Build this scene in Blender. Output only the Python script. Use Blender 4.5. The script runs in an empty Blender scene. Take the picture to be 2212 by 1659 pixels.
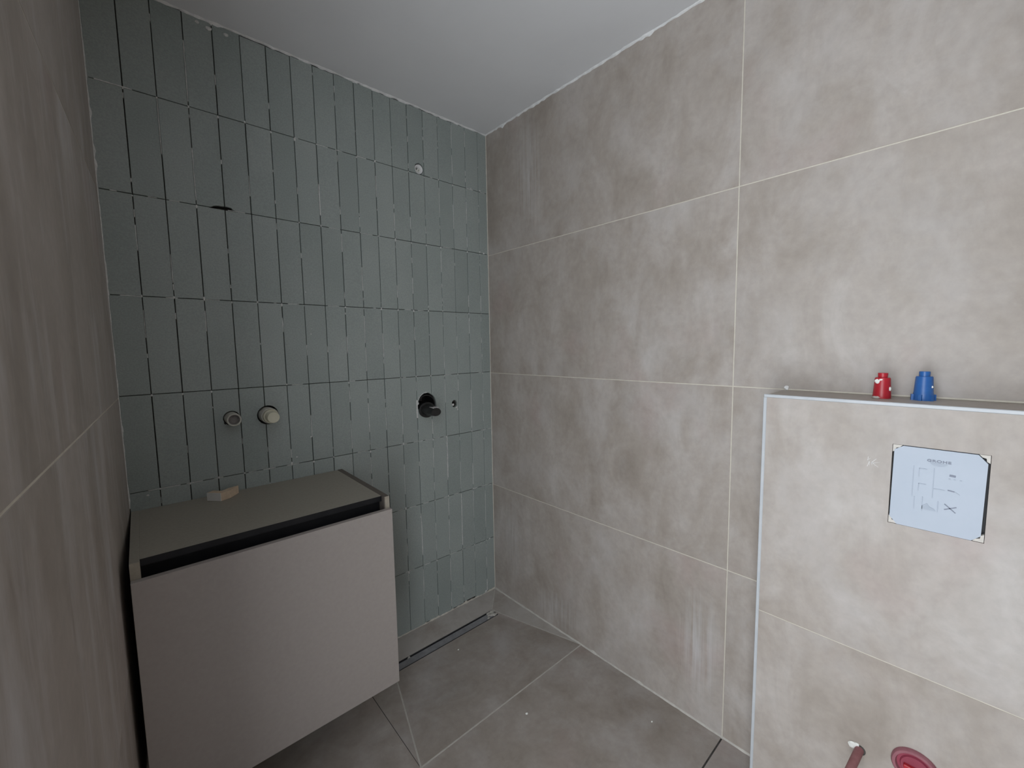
import bpy, bmesh, math, random
from mathutils import Vector, Matrix

# ------------------------------------------------------------------ camera, world, light, exposure
scn = bpy.context.scene
COL = scn.collection
scn.view_settings.view_transform = 'Standard'
scn.view_settings.look = 'None'
scn.view_settings.exposure = 0.0
scn.view_settings.gamma = 1.0
scn.view_settings.use_curve_mapping = False
scn.cycles.use_denoising = True
scn.cycles.max_bounces = 10
scn.cycles.diffuse_bounces = 8
scn.cycles.sample_clamp_indirect = 4.0

CAM = Vector((-1.3732, -1.7029, 1.3345))
YAW, PIT, ROLL = -0.7297, -0.0894, -0.0164
fwd = Vector((-math.sin(YAW)*math.cos(PIT), math.cos(YAW)*math.cos(PIT), math.sin(PIT)))
rgt = Vector((math.cos(YAW), math.sin(YAW), 0))
upv = rgt.cross(fwd)
r2 = rgt*math.cos(ROLL) + upv*math.sin(ROLL)
u2 = upv*math.cos(ROLL) - rgt*math.sin(ROLL)
cd = bpy.data.cameras.new('camera')
cd.sensor_fit = 'HORIZONTAL'; cd.sensor_width = 36.0; cd.lens = 899.1/2212*36.0
cd.clip_start = 0.005
cam = bpy.data.objects.new('camera', cd); COL.objects.link(cam)
cam.matrix_world = Matrix(((r2.x, u2.x, -fwd.x, CAM.x), (r2.y, u2.y, -fwd.y, CAM.y), (r2.z, u2.z, -fwd.z, CAM.z), (0, 0, 0, 1)))
scn.camera = cam

world = bpy.data.worlds.new('overcast_daylight'); scn.world = world
world.use_nodes = True
bg = world.node_tree.nodes['Background']
bg.inputs['Color'].default_value = (0.90, 0.95, 1.0, 1)
bg.inputs['Strength'].default_value = 6.4

# daylight reaches the room through the wide doorway in the left wall, where the photographer stands
DOOR_Y0, DOOR_Y1, DOOR_Z0, DOOR_Z1 = -1.27, -2.02, 0.02, 2.36
TILT = math.atan(0.0372)          # the left wall is not quite square to the green one
LX0 = -1.4257
pd = bpy.data.lights.new('doorway_daylight_portal', 'AREA')
pd.shape = 'RECTANGLE'; pd.size = DOOR_Y0-DOOR_Y1+0.02; pd.size_y = DOOR_Z1-DOOR_Z0+0.02
pd.cycles.is_portal = True
po = bpy.data.objects.new('doorway_daylight_portal', pd); COL.objects.link(po)
po.location = (-1.672, (DOOR_Y0+DOOR_Y1)/2, (DOOR_Z0+DOOR_Z1)/2)
po.rotation_euler = (math.pi/2, 0, -math.pi/2)

# ------------------------------------------------------------------ helpers
rnd = random.Random(7)
FZ, CZ = 0.012, 2.390             # floor and ceiling level

def tag(o, label, cat=None, group=None, kind=None):
    o['label'] = label
    if cat: o['category'] = cat
    if group: o['group'] = group
    if kind: o['kind'] = kind
    return o

def obj(name, bm, mat, parent=None, smooth=False):
    me = bpy.data.meshes.new(name)
    bmesh.ops.recalc_face_normals(bm, faces=bm.faces[:])
    bm.to_mesh(me); bm.free()
    if smooth:
        for p in me.polygons: p.use_smooth = True
    return link(name, me, mat, parent)

def link(name, me, mat, parent=None):
    if mat and not me.materials: me.materials.append(mat)
    o = bpy.data.objects.new(name, me); COL.objects.link(o)
    if parent: o.parent = parent
    return o

def empty(name, loc, parent=None):
    o = bpy.data.objects.new(name, None); COL.objects.link(o)
    o.location = loc; o.empty_display_size = 0.05
    if parent: o.parent = parent
    return o

def box(bm, x0, x1, y0, y1, z0, z1, bev=0.0):
    vs = [bm.verts.new(c) for c in ((x0,y0,z0),(x1,y0,z0),(x1,y1,z0),(x0,y1,z0),(x0,y0,z1),(x1,y0,z1),(x1,y1,z1),(x0,y1,z1))]
    fs = [bm.faces.new([vs[i] for i in f]) for f in ((0,3,2,1),(4,5,6,7),(0,1,5,4),(1,2,6,5),(2,3,7,6),(3,0,4,7))]
    if bev > 0:
        es = list({e for f in fs for e in f.edges})
        bmesh.ops.bevel(bm, geom=es, offset=bev, segments=1, affect='EDGES', profile=0.5)
    return vs

def bxm(*a, **k):
    bm = bmesh.new(); box(bm, *a, **k); return bm

def prism(pts, h0, h1, fn):
    """outline pts in 2D, extruded from h0 to h1; fn(u, v, h) gives the 3D point"""
    bm = bmesh.new()
    a = [bm.verts.new(fn(u, v, h0)) for u, v in pts]
    b = [bm.verts.new(fn(u, v, h1)) for u, v in pts]
    n = len(pts)
    bm.faces.new(a[::-1]); bm.faces.new(b)
    for i in range(n): bm.faces.new((a[i], a[(i+1) % n], b[(i+1) % n], b[i]))
    return bm

def lathe(prof, n=28, M=None, bm=None):
    """profile of (radius, height) revolved about local z, then M; closed ends where radius is 0"""
    bm = bm or bmesh.new(); M = M or Matrix()
    rings = []
    for r, h in prof:
        if r < 1e-6: rings.append([bm.verts.new(M @ Vector((0, 0, h)))])
        else: rings.append([bm.verts.new(M @ Vector((r*math.cos(2*math.pi*i/n), r*math.sin(2*math.pi*i/n), h))) for i in range(n)])
    for A, B in zip(rings, rings[1:]):
        for i in range(n):
            j = (i+1) % n
            if len(A) == 1 and len(B) == 1: continue
            if len(A) == 1: bm.faces.new((A[0], B[i], B[j]))
            elif len(B) == 1: bm.faces.new((A[i], B[0], A[j]))
            else: bm.faces.new((A[i], B[i], B[j], A[j]))
    return bm

def blob(bm, c, r, seed=0, squash=(1, 1, 1), sub=1):
    rr = random.Random(seed)
    g = bmesh.ops.create_icosphere(bm, subdivisions=sub, radius=1.0)
    for v in g['verts']:
        k = rr.uniform(0.75, 1.2)
        v.co = Vector(c) + Vector((v.co.x*r*k*squash[0], v.co.y*r*k*squash[1], v.co.z*r*k*squash[2]))

def autosmooth(o, ang=35):
    me = o.data
    for p in me.polygons: p.use_smooth = True
    bm = bmesh.new(); bm.from_mesh(me)
    for e in bm.edges:
        if len(e.link_faces) == 2 and e.calc_face_angle(0) > math.radians(ang): e.smooth = False
    bm.to_mesh(me); bm.free()

def carve(o, cutters):
    """subtract cutter objects from o for good"""
    for c in cutters:
        m = o.modifiers.new('cut', 'BOOLEAN'); m.operation = 'DIFFERENCE'; m.solver = 'EXACT'; m.object = c
    bpy.context.view_layer.update()
    dg = bpy.context.evaluated_depsgraph_get()
    me = bpy.data.meshes.new_from_object(o.evaluated_get(dg))
    o.modifiers.clear()
    o.data = me

ALONG_Y = Matrix(((1, 0, 0, 0), (0, 0, -1, 0), (0, 1, 0, 0), (0, 0, 0, 1)))      # local z -> -y (out of the green wall)
def out_y(x, z, y=0.0): return Matrix.Translation((x, y, z)) @ ALONG_Y
OUT_X = Matrix(((0, 0, -1, 0), (1, 0, 0, 0), (0, 1, 0, 0), (0, 0, 0, 1)))         # local z -> -x (out of the right wall)
def out_x(y, z, x=0.0): return Matrix.Translation((x, y, z)) @ OUT_X

# ------------------------------------------------------------------ materials
def mat_base(name, color=(0.5, 0.5, 0.5), rough=0.6, spec=0.5, metal=0.0):
    m = bpy.data.materials.new(name); m.use_nodes = True
    b = m.node_tree.nodes['Principled BSDF']
    b.inputs['Base Color'].default_value = (*color, 1)
    b.inputs['Roughness'].default_value = rough
    b.inputs['Specular IOR Level'].default_value = spec
    b.inputs['Metallic'].default_value = metal
    return m, m.node_tree.nodes, m.node_tree.links, b

def noise(N, L, vec, scale, detail=4, rough=0.55, dist=0.0):
    n = N.new('ShaderNodeTexNoise')
    n.inputs['Scale'].default_value = scale; n.inputs['Detail'].default_value = detail
    n.inputs['Roughness'].default_value = rough; n.inputs['Distortion'].default_value = dist
    L.new(vec, n.inputs['Vector']); return n.outputs['Fac']

def ramp(N, L, fac, stops):
    r = N.new('ShaderNodeValToRGB'); e = r.color_ramp.elements
    while len(e) < len(stops): e.new(0.5)
    for k, (p, c) in enumerate(stops):
        e[k].position = p; e[k].color = (*c, 1) if len(c) == 3 else c
    L.new(fac, r.inputs['Fac']); return r.outputs['Color']

def mixc(N, L, fac, a, b, mode='MIX'):
    n = N.new('ShaderNodeMix'); n.data_type = 'RGBA'; n.blend_type = mode
    for s, v in ((n.inputs[0], fac), (n.inputs[6], a), (n.inputs[7], b)):
        if hasattr(v, 'default_value') or hasattr(v, 'is_linked'): L.new(v, s)
        elif isinstance(v, (int, float)): s.default_value = v
        else: s.default_value = (*v, 1)
    return n.outputs[2]

def coords(N, L, scale=(1, 1, 1), per_object=True):
    g = N.new('ShaderNodeNewGeometry').outputs['Position']
    mp = N.new('ShaderNodeVectorMath'); mp.operation = 'MULTIPLY'; mp.inputs[1].default_value = scale
    if per_object:
        oi = N.new('ShaderNodeObjectInfo').outputs['Random']
        ml = N.new('ShaderNodeVectorMath'); ml.operation = 'SCALE'; ml.inputs[0].default_value = (17, 31, 23); L.new(oi, ml.inputs['Scale'])
        ad = N.new('ShaderNodeVectorMath'); ad.operation = 'ADD'; L.new(g, ad.inputs[0]); L.new(ml.outputs[0], ad.inputs[1])
        L.new(ad.outputs[0], mp.inputs[0])
    else: L.new(g, mp.inputs[0])
    return mp.outputs[0]

def bump(N, L, b, fac, strength, dist=0.001):
    n = N.new('ShaderNodeBump'); n.inputs['Strength'].default_value = strength; n.inputs['Distance'].default_value = dist
    L.new(fac, n.inputs['Height']); L.new(n.outputs[0], b.inputs['Normal'])

def concrete_tile(name, tone=1.0, dust=0.25, streak=(1, 1, 0.28), rough=0.5, smears=(), dscale=(5, 5, 0.9), dlo=0.50, dcol=(0.47, 0.45, 0.445)):
    m, N, L, b = mat_base(name, rough=rough, spec=0.4)
    v = coords(N, L); vs = coords(N, L, streak)
    big = noise(N, L, v, 2.3, 6, 0.6, 0.3)
    mid = noise(N, L, vs, 7.0, 6, 0.62, 0.6)
    fine = noise(N, L, v, 45, 4, 0.6)
    mm = N.new('ShaderNodeMath'); mm.operation = 'MULTIPLY_ADD'; L.new(mid, mm.inputs[0]); mm.inputs[1].default_value = 0.55
    m2 = N.new('ShaderNodeMath'); m2.operation = 'MULTIPLY'; L.new(big, m2.inputs[0]); m2.inputs[1].default_value = 0.45; L.new(m2.outputs[0], mm.inputs[2])
    t = tone
    c = ramp(N, L, mm.outputs[0], [(0.30, (0.255*t, 0.218*t, 0.186*t)), (0.44, (0.325*t, 0.285*t, 0.250*t)), (0.54, (0.372*t, 0.333*t, 0.302*t)), (0.68, (0.45*t, 0.42*t, 0.395*t))])
    pk = noise(N, L, coords(N, L, (1.1, 1.1, 0.9)), 3.1, 3, 0.5, 0.2)
    pk = ramp(N, L, pk, [(0.60, (0, 0, 0)), (0.72, (0.45, 0.45, 0.45))])
    c = mixc(N, L, pk, c, (0.36*t, 0.285*t, 0.262*t))
    fm = ramp(N, L, fine, [(0.3, (0.93, 0.93, 0.93)), (0.7, (1.05, 1.05, 1.05))])
    c = mixc(N, L, 1.0, c, fm, 'MULTIPLY')
    # dry plaster dust wiped over the face
    d = noise(N, L, coords(N, L, dscale), 3.0, 6, 0.65, 0.2)
    d = ramp(N, L, d, [(dlo, (0, 0, 0)), (dlo+0.24, (dust, dust, dust))])
    c = mixc(N, L, d, c, tuple(k*t for k in dcol))
    # brushed plaster smears with a place of their own
    if smears:
        st = noise(N, L, coords(N, L, (60, 60, 2.0), False), 1.0, 6, 0.7, 0.3)
        st = ramp(N, L, st, [(0.42, (0, 0, 0)), (0.68, (0.8, 0.8, 0.8))])
        pos = N.new('ShaderNodeNewGeometry').outputs['Position']
        for (sy, sz, ry, rz) in smears:
            s1 = N.new('ShaderNodeVectorMath'); s1.operation = 'SUBTRACT'; L.new(pos, s1.inputs[0]); s1.inputs[1].default_value = (0, sy, sz)
            s2 = N.new('ShaderNodeVectorMath'); s2.operation = 'MULTIPLY'; L.new(s1.outputs[0], s2.inputs[0]); s2.inputs[1].default_value = (12, 1/ry, 1/rz)
            s3 = N.new('ShaderNodeVectorMath'); s3.operation = 'LENGTH'; L.new(s2.outputs[0], s3.inputs[0])
            mk = N.new('ShaderNodeMapRange'); mk.inputs[1].default_value = 1.0; mk.inputs[2].default_value = 0.25; mk.inputs[3].default_value = 0.0; mk.inputs[4].default_value = 0.75; L.new(s3.outputs['Value'], mk.inputs[0])
            mu = N.new('ShaderNodeMath'); mu.operation = 'MULTIPLY'; L.new(mk.outputs[0], mu.inputs[0]); L.new(st, mu.inputs[1])
            c = mixc(N, L, mu.outputs[0], c, (0.53*t, 0.525*t, 0.53*t))
    L.new(c, b.inputs['Base Color'])
    rr = ramp(N, L, mid, [(0.3, (rough-0.08,)*3), (0.7, (rough+0.12,)*3)])
    L.new(rr, b.inputs['Roughness'])
    bump(N, L, b, fine, 0.12, 0.0008)
    return m

SMEARS = [(-1.115, 0.30, 0.085, 0.24), (-0.15, 0.34, 0.08, 0.24), (-0.46, 0.10, 0.16, 0.10), (-0.30, 2.12, 0.10, 0.30)]
M_conc = concrete_tile('greige_concrete_look_tile', 1.07, 0.36, (1, 1, 0.6), smears=SMEARS, dscale=(1.7, 1.7, 1.15))
M_concL = concrete_tile('greige_dusty_tile', 1.06, 0.85, (1, 1, 0.14))
M_floor = concrete_tile('greige_floor_tile', 0.99, 0.5, (1, 1, 1), dscale=(1.6, 1.6, 1.6))
M_floordust = concrete_tile('cement_dusted_floor_tile', 1.06, 0.95, (1, 1, 1), dscale=(2.2, 2.2, 2.2), dlo=0.34, dcol=(0.43, 0.405, 0.378))

def green_tile():
    m, N, L, b = mat_base('sage_green_matt_glaze', rough=0.45, spec=0.45)
    v = coords(N, L)
    big = noise(N, L, v, 4.0, 4, 0.5)
    fine = noise(N, L, v, 220, 3, 0.6)
    c = ramp(N, L, big, [(0.3, (0.282, 0.322, 0.306)), (0.7, (0.320, 0.356, 0.340))])
    oi = N.new('ShaderNodeObjectInfo').outputs['Random']
    c = mixc(N, L, 1.0, c, ramp(N, L, oi, [(0, (0.95, 0.95, 0.95)), (1, (1.06, 1.05, 1.05))]), 'MULTIPLY')
    c = mixc(N, L, 1.0, c, ramp(N, L, fine, [(0.35, (0.92, 0.92, 0.92)), (0.65, (1.07, 1.07, 1.07))]), 'MULTIPLY')
    sm = noise(N, L, coords(N, L, (6, 6, 1.6), False), 2.4, 6, 0.7)
    sm = ramp(N, L, sm, [(0.58, (0, 0, 0)), (0.8, (0.16, 0.16, 0.16))])
    c = mixc(N, L, sm, c, (0.36, 0.37, 0.36))
    L.new(c, b.inputs['Base Color'])
    bump(N, L, b, fine, 0.25, 0.0006)
    return m
M_green = green_tile()

def noisy(name, c0, c1, scale=20, rough=0.7, spec=0.3, bmp=0.2, bdist=0.001, detail=5, metal=0.0):
    m, N, L, b = mat_base(name, rough=rough, spec=spec, metal=metal)
    v = coords(N, L, per_object=False)
    f = noise(N, L, v, scale, detail, 0.6)
    L.new(ramp(N, L, f, [(0.3, c0), (0.7, c1)]), b.inputs['Base Color'])
    if bmp: bump(N, L, b, f, bmp, bdist)
    return m
M_joint = noisy('tile_adhesive_in_joints', (0.05, 0.045, 0.04), (0.13, 0.12, 0.11), 60, 0.9)
M_resid = noisy('pale_mortar_residue', (0.50, 0.505, 0.495), (0.68, 0.68, 0.66), 120, 0.95)
M_grout = noisy('cream_grout', (0.52, 0.485, 0.415), (0.62, 0.58, 0.50), 40, 0.9)
M_floorgrout = noisy('grey_beige_grout', (0.44, 0.42, 0.385), (0.56, 0.535, 0.49), 40, 0.9)
M_darkjoint = noisy('open_dark_joint', (0.04, 0.037, 0.033), (0.08, 0.075, 0.07), 40, 0.9)
M_ceil = noisy('white_ceiling_paint', (0.74, 0.748, 0.765), (0.78, 0.788, 0.803), 3, 0.85, 0.2, 0.1, 0.001)
M_plaster = noisy('rough_white_plaster', (0.66, 0.665, 0.665), (0.82, 0.82, 0.81), 50, 0.95, 0.2, 0.6, 0.003)
M_silic = noisy('cream_corner_joint', (0.50, 0.47, 0.41), (0.62, 0.585, 0.52), 30, 0.8)
M_profile = noisy('white_edge_profile', (0.44, 0.465, 0.49), (0.50, 0.52, 0.54), 25, 0.4, 0.5, 0)
M_front = noisy('matt_taupe_laminate', (0.345, 0.309, 0.288), (0.37, 0.333, 0.31), 90, 0.5, 0.4, 0.1, 0.0005)
M_top = noisy('dark_grey_brown_board', (0.295, 0.272, 0.228), (0.335, 0.31, 0.262), 120, 0.6, 0.4, 0.1, 0.0005)
M_edge = noisy('taupe_edge_band', (0.30, 0.27, 0.22), (0.37, 0.335, 0.27), 60, 0.6, 0.4, 0)
M_edged = noisy('dark_board_edge', (0.115, 0.10, 0.085), (0.14, 0.122, 0.105), 60, 0.7, 0.3, 0)
M_black = noisy('black_anodised_channel', (0.006, 0.006, 0.008), (0.012, 0.012, 0.014), 30, 0.5, 0.3, 0)
M_creampl = noisy('cream_pipe_plastic', (0.56, 0.54, 0.42), (0.64, 0.615, 0.49), 50, 0.55, 0.4, 0.15)
M_pipein = noisy('dusty_pipe_inside', (0.12, 0.11, 0.105), (0.22, 0.205, 0.195), 60, 0.9)
M_greypl = noisy('grey_cream_pipe_plastic', (0.38, 0.37, 0.33), (0.50, 0.49, 0.44), 70, 0.7, 0.4, 0.2)
M_blackpl = noisy('black_valve_plastic', (0.008, 0.008, 0.008), (0.02, 0.02, 0.02), 60, 0.38, 0.5, 0.1)
M_greyface = noisy('dull_grey_valve_face', (0.42, 0.40, 0.40), (0.52, 0.50, 0.49), 60, 0.6, 0.4, 0)
M_metal = noisy('dusty_steel', (0.20, 0.20, 0.212), (0.31, 0.31, 0.32), 30, 0.7, 0.4, 0.2, 0.001, 5, 0.1)
M_metald = noisy('dark_steel_channel', (0.03, 0.03, 0.033), (0.06, 0.06, 0.065), 40, 0.5, 0.5, 0.1, 0.001, 5, 0.4)
M_red = noisy('red_plastic', (0.36, 0.012, 0.022), (0.44, 0.022, 0.034), 30, 0.35, 0.5, 0.05)
M_reddusty = noisy('dusty_red_plastic', (0.25, 0.10, 0.105), (0.33, 0.15, 0.155), 40, 0.6, 0.4, 0.1)
M_redcap = noisy('pinkish_red_plastic', (0.23, 0.035, 0.06), (0.28, 0.05, 0.08), 40, 0.45, 0.4, 0.1)
M_redpink = noisy('pink_red_plastic_rim', (0.24, 0.085, 0.105), (0.31, 0.13, 0.15), 40, 0.5, 0.4, 0.1)
M_blue = noisy('blue_plastic', (0.022, 0.105, 0.33), (0.032, 0.135, 0.40), 30, 0.35, 0.5, 0.05)
M_white = noisy('white_paint_splash', (0.72, 0.72, 0.68), (0.80, 0.80, 0.76), 60, 0.6, 0.4, 0)
M_plate = noisy('pale_blue_white_plastic', (0.35, 0.40, 0.47), (0.38, 0.425, 0.495), 12, 0.4, 0.5, 0)
M_print = noisy('grey_print', (0.19, 0.212, 0.27), (0.22, 0.24, 0.295), 30, 0.6, 0.4, 0)
M_printf = noisy('faint_grey_print', (0.35, 0.396, 0.465), (0.375, 0.418, 0.485), 30, 0.6, 0.4, 0)
M_corner = noisy('cream_raw_tile_corner', (0.52, 0.49, 0.45), (0.62, 0.59, 0.54), 60, 0.8, 0.3, 0)
M_wood = noisy('pale_orange_fibreboard', (0.56, 0.43, 0.31), (0.68, 0.54, 0.40), 80, 0.8, 0.3, 0.2)
M_whitelam = noisy('white_laminate_face', (0.70, 0.69, 0.66), (0.76, 0.75, 0.72), 30, 0.5, 0.4, 0)

# ------------------------------------------------------------------ tiles
_cache = {}
def tile_mesh(w, h, t, mat, ch=0.0009):
    """flat tile: face in local xy (w x h), back at z=0, chamfered face at z=t"""
    key = (round(w, 4), round(h, 4), round(t, 4), mat.name)
    if key in _cache: return _cache[key]
    bm = bmesh.new()
    a = [bm.verts.new(c) for c in ((0, 0, 0), (w, 0, 0), (w, h, 0), (0, h, 0))]
    b = [bm.verts.new((c.co.x, c.co.y, t-ch)) for c in a]
    c = [bm.verts.new(q) for q in ((ch, ch, t), (w-ch, ch, t), (w-ch, h-ch, t), (ch, h-ch, t))]
    bm.faces.new(a[::-1]); bm.faces.new(c)
    for i in range(4):
        j = (i+1) % 4
        bm.faces.new((a[i], a[j], b[j], b[i])); bm.faces.new((b[i], b[j], c[j], c[i]))
    me = bpy.data.meshes.new('tile'); bm.to_mesh(me); bm.free(); me.materials.append(mat)
    _cache[key] = me
    return me

def place_tile(parent, me, origin, ux, uy):
    o = bpy.data.objects.new('tile', me); COL.objects.link(o); o.parent = parent
    ux, uy = Vector(ux).normalized(), Vector(uy).normalized(); n = ux.cross(uy)
    o.matrix_local = Matrix(((ux.x, uy.x, n.x, origin[0]), (ux.y, uy.y, n.y, origin[1]), (ux.z, uy.z, n.z, origin[2]), (0, 0, 0, 1)))
    return o

# ================================================================== SETTING
# ---- green wall (wall_back): slab + stacked upright tiles
GT = 0.010                                  # tile thickness
wall_back = obj('wall_back', bxm(-1.60, 0.14, GT, 0.20, -0.12, CZ+0.12), M_joint)
tag(wall_back, 'green wall of narrow upright stacked tiles behind the vanity', 'wall', kind='structure')

cutters = []
def cutter(bm):
    me = bpy.data.meshes.new('cutter'); bmesh.ops.recalc_face_normals(bm, faces=bm.faces[:]); bm.to_mesh(me); bm.free()
    o = bpy.data.objects.new('cutter', me); COL.objects.link(o); cutters.append(o); return o
def cyl_cut(x, z, r, depth, n=28, sx=1.0, sz=1.0, ragged=0.0, seed=1):
    rr = random.Random(seed)
    pts = []
    for i in range(n):
        a = 2*math.pi*i/n; k = 1 + rr.uniform(-ragged, ragged)
        pts.append((x + r*sx*k*math.cos(a), z + r*sz*k*math.sin(a)))
    return cutter(prism(pts, -0.02, depth, lambda u, v, h: (u, h, v)))
VX, VZ = -0.384, 1.070
c_valve = cyl_cut(VX, VZ, 0.053, 0.09, 32, 0.92, 1.08, 0.025, 3)
c_small = cyl_cut(-0.231, 1.060, 0.0165, 0.05, 16, 0.95, 1.15, 0.06, 4)
c_plug = cyl_cut(-0.384, 2.128, 0.0215, 0.03, 20, 1.0, 1.12, 0.05, 5)
c_pipeL = cyl_cut(-1.148, 1.105, 0.0250, 0.06, 24)
c_pipeR = cyl_cut(-1.038, 1.103, 0.0345, 0.06, 24)
chip_pts = [(-1.168, 1.8030), (-1.085, 1.8030), (-1.090, 1.8068), (-1.100, 1.8095), (-1.104, 1.8145), (-1.118, 1.8165), (-1.128, 1.8150), (-1.140, 1.8150), (-1.152, 1.8125)]
c_chip = cutter(prism(chip_pts, -0.02, 0.028, lambda u, v, h: (u, h, v)))

GW, X0 = 0.0763, 0.0540                     # tile pitch and the cut tile at the right corner
JV, JH = 0.0024, 0.0022                     # open joint widths
edges = [0.0] + [-(X0 + GW*k) for k in range(18)] + [LX0]
zj = [FZ+0.002] + [0.3*k + 0.0055 for k in range(1, 8)] + [CZ-0.004]
green_tiles = []
bottom_lift = {0: 0.006, 1: -0.004, 2: 0.010, 3: 0.004, 5: 0.003}
for r in range(8):
    for c in range(19):
        xr, xl = edges[c] - (JV/2 if c else 0.0012), edges[c+1] + (JV/2 if c < 18 else 0.0015)
        z0, z1 = zj[r] + (JH/2 if r else bottom_lift.get(c, 0.0)), zj[r+1] - (JH/2 if r < 7 else rnd.uniform(0, 0.004))
        dx = 0.0 if c in (0, 18) else rnd.uniform(-0.0004, 0.0004)
        me = tile_mesh(xr-xl, z1-z0, GT+0.001, M_green)
        o = place_tile(wall_back, me, (xl+dx, GT+0.001+rnd.uniform(-0.0005, 0.0006), z0), (1, 0, rnd.uniform(-0.0012, 0.0012)), (0, rnd.uniform(-0.0016, 0.0016), 1))
        o.name = 'tile'
        green_tiles.append((o, xl, xr, z0, z1))
bpy.context.view_layer.update()
ext = {}
for cobj in cutters:
    xs = [v.co.x for v in cobj.data.vertices]; zs = [v.co.z for v in cobj.data.vertices]
    ext[cobj] = (min(xs), max(xs), min(zs), max(zs))
for o, xl, xr, z0, z1 in green_tiles:
    hit = [k for k, (a, b, c_, d) in ext.items() if a < xr and b > xl and c_ < z1 and d > z0]
    if hit:
        o.data = o.data.copy(); carve(o, hit)
carve(wall_back, cutters)
for k in cutters: bpy.data.objects.remove(k)

# mortar left in and on the open joints of the green wall
def residue():
    bm = bmesh.new(); rr = random.Random(21)
    holes = ((VX, VZ, 0.062), (-0.231, 1.060, 0.021), (-0.384, 2.128, 0.026), (-1.148, 1.105, 0.028), (-1.038, 1.103, 0.037))
    def seg_v(x, z0, z1, w=0.0019, y=-0.0006):
        for hx_, hz_, hr_ in holes:
            if w < 0.008 and abs(x-hx_) < hr_ and z0 < hz_+hr_ and z1 > hz_-hr_: return
        n = max(2, int((z1-z0)/0.012)); prev = None
        for i in range(n+1):
            z = z0 + (z1-z0)*i/n; ww = w*rr.uniform(0.55, 1.15); xo = x + rr.uniform(-0.0003, 0.0003)
            cur = [bm.verts.new((xo-ww/2, y+rr.uniform(-0.0003, 0.0003), z)), bm.verts.new((xo+ww/2, y+rr.uniform(-0.0003, 0.0003), z)), bm.verts.new((xo+ww/2, GT, z)), bm.verts.new((xo-ww/2, GT, z))]
            if prev:
                for k in range(4): bm.faces.new((prev[k], prev[(k+1) % 4], cur[(k+1) % 4], cur[k]))
            else: bm.faces.new(cur[::-1])
            prev = cur
        bm.faces.new(prev)
    def seg_h(z, x0, x1, w=0.0019, y=-0.0006):
        n = max(2, int((x1-x0)/0.012)); prev = None
        for i in range(n+1):
            x = x0 + (x1-x0)*i/n; ww = w*rr.uniform(0.55, 1.15); zo = z + rr.uniform(-0.0003, 0.0003)
            cur = [bm.verts.new((x, y, zo-ww/2)), bm.verts.new((x, y, zo+ww/2)), bm.verts.new((x, GT, zo+ww/2)), bm.verts.new((x, GT, zo-ww/2))]
            if prev:
                for k in range(4): bm.faces.new((prev[k], prev[(k+1) % 4], cur[(k+1) % 4], cur[k]))
            else: bm.faces.new(cur[::-1])
            prev = cur
        bm.faces.new(prev)
    def dot(x, z, r, s=(1, 0.28, 1)): blob(bm, (x, 0.0, z), r, rr.random(), s)
    for c in range(18):
        x = edges[c+1]
        for r in range(8):
            zb, zt = zj[r], zj[r+1]
            right = max(0.0, 1 - c/9.0)
            if rr.random() < 0.72 and r < 7: dot(x+rr.uniform(-.001, .001), zt+rr.uniform(-0.007, 0.003), rr.uniform(0.0024, 0.0048), (0.8, 0.28, rr.uniform(0.9, 1.8)))
            for k in range(rr.choice((1, 1, 2, 3, 4)) if c < 10 else rr.choice((0, 1, 1, 2))):
                L_ = rr.uniform(0.004, 0.025) if rr.random() < 0.7 else rr.uniform(0.03, 0.12)
                z = rr.uniform(zb+0.01, zt-0.01-L_)
                seg_v(x, z, z+L_, rr.uniform(0.0016, 0.0024), y=rr.uniform(-0.0010, 0.0014))
            if r < 4 and c < 9:
                for k in range(rr.choice((0, 1, 2))):
                    L_ = rr.uniform(0.03, 0.10); z = rr.uniform(zb+0.01, zt-0.02-L_)
                    seg_v(x, z, z+L_, 0.0022, y=rr.uniform(0.0, 0.002))
    for r in range(1, 8):
        low = r <= 3
        x = -1.40
        while x < -0.02:
            L_ = rr.uniform(0.008, 0.05)
            if rr.random() < (0.62 if low else 0.22): seg_h(zj[r], x, min(x+L_, -0.004), 0.0022, y=rr.uniform(-0.0006, 0.0015))
            x += L_ + rr.uniform(0.004, 0.04)
    # the streaks one can pick out
    for x, z0, z1, w in ((edges[11], 1.845, 1.96, 0.0034), (edges[3], 0.33, 0.60, 0.0032), (edges[6], 0.36, 0.52, 0.0032), (edges[4]+.002, 0.70, 0.90, 0.0030), (edges[5], 0.93, 0.99, 0.0030),
                         (edges[1], 0.02, 0.085, 0.0034), (edges[16], 2.12, 2.30, 0.0022), (edges[17], 1.94, 2.10, 0.0022), (edges[16], 1.82, 1.98, 0.0024), (edges[2], 1.0, 1.12, 0.0024)):
        seg_v(x, z0, z1, w, -0.0010)
    seg_h(zj[7], -1.41, -1.33, 0.003, -0.001); seg_h(zj[3], -1.38, -1.30, 0.0022, -0.0008); seg_h(zj[6], -1.40, -1.385, 0.003, -0.001)
    for x, z, r_ in ((-1.381, 0.891, 0.004), (-0.951, 0.931, 0.0038), (-0.886, 1.552, 0.003), (-0.897, 1.000, 0.0036), (-0.875, 1.395, 0.0035), (-0.872, 1.415, 0.0025), (-1.159, 2.372, 0.006), (-1.130, 2.366, 0.010),
                     (-1.084, 2.368, 0.009), (-0.055, 1.812, 0.006), (-0.028, 1.808, 0.006), (-0.063, 0.020, 0.009), (-0.1, 2.11, 0.005), (-0.045, 2.112, 0.005), (-0.02, 0.602, 0.004), (-0.03, 0.305, 0.006), (-0.09, 0.300, 0.004), (-0.44, 0.545, 0.003)):
        dot(x, z, r_, (1, 0.2, 0.8))
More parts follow.
